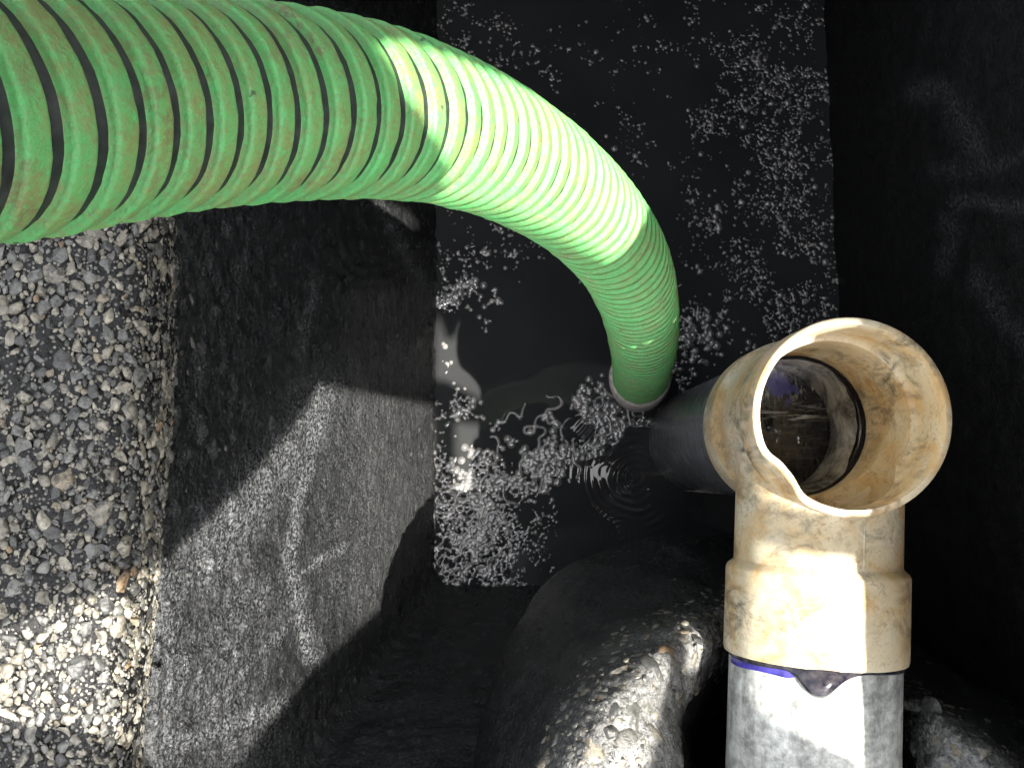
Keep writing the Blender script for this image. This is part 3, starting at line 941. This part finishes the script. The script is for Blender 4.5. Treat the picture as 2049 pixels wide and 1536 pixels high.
# violet primer left on the pipe
nt = 60
th = np.linspace(math.radians(97), math.radians(178), nt)
w = 0.0105 * smooth(97, 125, np.degrees(th)) * (1 + 0.05 * np.sin(th * 7)) 
V = []
for s in np.linspace(0, 1, 5):
    r = 0.05765
    V.append(np.array(j0) + (np.cos(th) * r)[:, None] * rt + (np.sin(th) * r)[:, None] * upv + (0.156 + (w + 0.001) * s)[:, None] * a)
V.append(np.array(j0) + (np.cos(th) * 0.0570)[:, None] * rt + (np.sin(th) * 0.0570)[:, None] * upv + (0.156 + (w + 0.001))[:, None] * a)
m = MB('violet_primer')
m.inp('Base Color', m.ramp(m.noise(140, 4), [(0.35, (0.020, 0.016, 0.13)), (0.7, (0.055, 0.045, 0.30))])); m.inp('Roughness', 0.35)
np_mesh('primer_band', np.array(V), grid_faces(6, nt), m.m, pipe)

# drop leg
m = MB('dark_drop_pipe')
st = m.noise(1.0, 7, 0.68, m.map((22, 22, 9), (0.4, 0.3, 0.0)), 1.6)
st2 = m.noise(1.0, 5, 0.7, m.map((30, 190, 190), (0.0, 0.5, 0.3)), 0.5)
col = m.ramp(st, [(0.32, (0.015, 0.015, 0.016)), (0.43, (0.16, 0.162, 0.16)), (0.58, (0.55, 0.55, 0.53))])
col = m.mix(m.ramp(st2, [(0.54, 0.0), (0.66, 0.6)]), col, (0.36, 0.365, 0.36))
bl = m.ramp(m.noise(46, 4, 0.6), [(0.48, 0.0), (0.54, 1.0)])
wt = at(1570, 770, 0.86)
near = m.ramp(m.math('DIVIDE', m.dist(wt), 0.055), [(0.35, 1.0), (0.95, 0.0)])
col = m.mix(m.math('MULTIPLY', bl, near), col, (0.06, 0.055, 0.24))
m.inp('Base Color', col); m.inp('Roughness', m.ramp(st, [(0.3, 0.06), (0.7, 0.3)]))
m.inp('Normal', m.bump(st2, 0.25, 0.001))
DROP = m.m
dl = lathe('drop_leg', [(.0586, .1305), (.0586, .60), (.0530, .60), (.0530, .150), (.0535, .136), (.0545, .1305), (.0586, .1305)], rim_c, DN, DROP, pipe, 128)
m = MB('grey_drop_pipe_outside')
n1 = m.noise(1.0, 5, 0.7, m.map((40, 40, 300)), 0.3)
m.inp('Base Color', m.ramp(n1, [(0.35, (0.07, 0.074, 0.078)), (0.6, (0.13, 0.135, 0.14)), (0.75, (0.24, 0.245, 0.25))]))
m.inp('Roughness', m.ramp(n1, [(0.3, 0.14), (0.7, 0.32)]))
m.inp('Normal', m.bump(n1, 0.12, 0.001))
dl.data.materials.append(m.m)
for p_ in dl.data.polygons:
    c_ = p_.center
    if math.hypot(c_.x - rim_c.x, c_.y - rim_c.y) > 0.0575: p_.material_index = 1
m = MB('oily_standing_liquid')
c0 = at(1600, 828, 0.845)
lo_ = m.n('ShaderNodeVectorMath'); lo_.operation = 'SUBTRACT'; m.set(lo_.inputs[0], m.co); lo_.inputs[1].default_value = tuple(c0)
loc = lo_.outputs[0]
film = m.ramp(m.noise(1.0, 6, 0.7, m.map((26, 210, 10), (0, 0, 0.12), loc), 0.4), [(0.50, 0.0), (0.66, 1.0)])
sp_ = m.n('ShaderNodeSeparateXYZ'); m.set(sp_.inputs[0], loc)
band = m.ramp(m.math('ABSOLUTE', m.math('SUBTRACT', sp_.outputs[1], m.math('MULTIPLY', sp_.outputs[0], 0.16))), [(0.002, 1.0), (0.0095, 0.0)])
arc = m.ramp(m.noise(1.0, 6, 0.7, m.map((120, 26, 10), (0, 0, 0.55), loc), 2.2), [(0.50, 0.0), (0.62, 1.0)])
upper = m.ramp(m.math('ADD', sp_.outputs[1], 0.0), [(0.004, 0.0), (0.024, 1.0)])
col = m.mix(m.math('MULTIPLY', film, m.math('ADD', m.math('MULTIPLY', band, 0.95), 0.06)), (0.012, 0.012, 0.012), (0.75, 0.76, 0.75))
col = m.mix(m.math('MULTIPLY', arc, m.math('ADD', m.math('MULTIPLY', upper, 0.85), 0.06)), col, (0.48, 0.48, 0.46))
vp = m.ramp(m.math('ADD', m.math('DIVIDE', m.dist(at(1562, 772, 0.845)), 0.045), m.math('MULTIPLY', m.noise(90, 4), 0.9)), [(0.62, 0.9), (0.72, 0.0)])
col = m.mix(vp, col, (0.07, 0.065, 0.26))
m.inp('Base Color', col); m.inp('Roughness', 0.08); m.inp('IOR', 1.6)
m.inp('Normal', m.bump(m.noise(40, 3), 0.25, 0.004))
ths = np.linspace(0, 2 * np.pi, 96, endpoint=False)
V = [np.stack([rim_c.x + r_ * np.cos(ths), rim_c.y + r_ * np.sin(ths), np.full(96, CAM_H - 0.845) + 0.0012 * np.sin(2 * ths + 1) * r_ / 0.053], -1) for r_ in (0.0528, 0.04, 0.025, 0.012, 0.001)]
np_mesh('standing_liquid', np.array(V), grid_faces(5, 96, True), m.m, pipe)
# black glue left round the lip of the drop leg
m = MB('black_glue')
m.inp('Base Color', (0.012, 0.011, 0.013)); m.inp('Roughness', 0.12)
nt = 160; th = np.linspace(0, 2 * np.pi, nt, endpoint=False)
q = np.stack([np.cos(th), np.sin(th), 0 * th], -1)
gw = 0.012 + 0.008 * fbm(q, 2.2, 3, 91)
V = []
for s in np.linspace(0, 1, 9):
    r = 0.0537 - 0.0016 * np.sqrt(max(1 - (2 * s - 1) ** 2, 0)) - 0.0003
    z = rim_c.z - 0.129 - gw * s
    V.append(np.stack([rim_c.x + r * np.cos(th), rim_c.y + r * np.sin(th), z], -1))
np_mesh('glue_bead', np.array(V), grid_faces(9, nt, True), m.m, pipe)
# a peeling flake of pale plastic on the step inside the tee
fl = [(1668, 1003), (1690, 1000), (1715, 992), (1733, 980), (1741, 972), (1743, 980), (1737, 990), (1722, 999), (1700, 1005), (1680, 1010)]
V = [np.array(at(x, y, 0.712)) for x, y in fl]
V = np.array(V + [p + np.array([0, 0, -0.0015]) for p in V])
bm = bmesh.new()
bv = [bm.verts.new(p) for p in V]
k = len(fl)
bm.faces.new(bv[:k]); bm.faces.new(bv[k:][::-1])
for i in range(k): bm.faces.new((bv[i], bv[(i + 1) % k], bv[k + (i + 1) % k], bv[k + i]))
bmesh.ops.recalc_face_normals(bm, faces=bm.faces)
me = bpy.data.meshes.new('plastic_flake'); bm.to_mesh(me); bm.free()
m = MB('pale_flake'); m.inp('Base Color', (0.72, 0.60, 0.46)); m.inp('Roughness', 0.5); me.materials.append(m.m)
link(bpy.data.objects.new('plastic_flake', me), pipe)
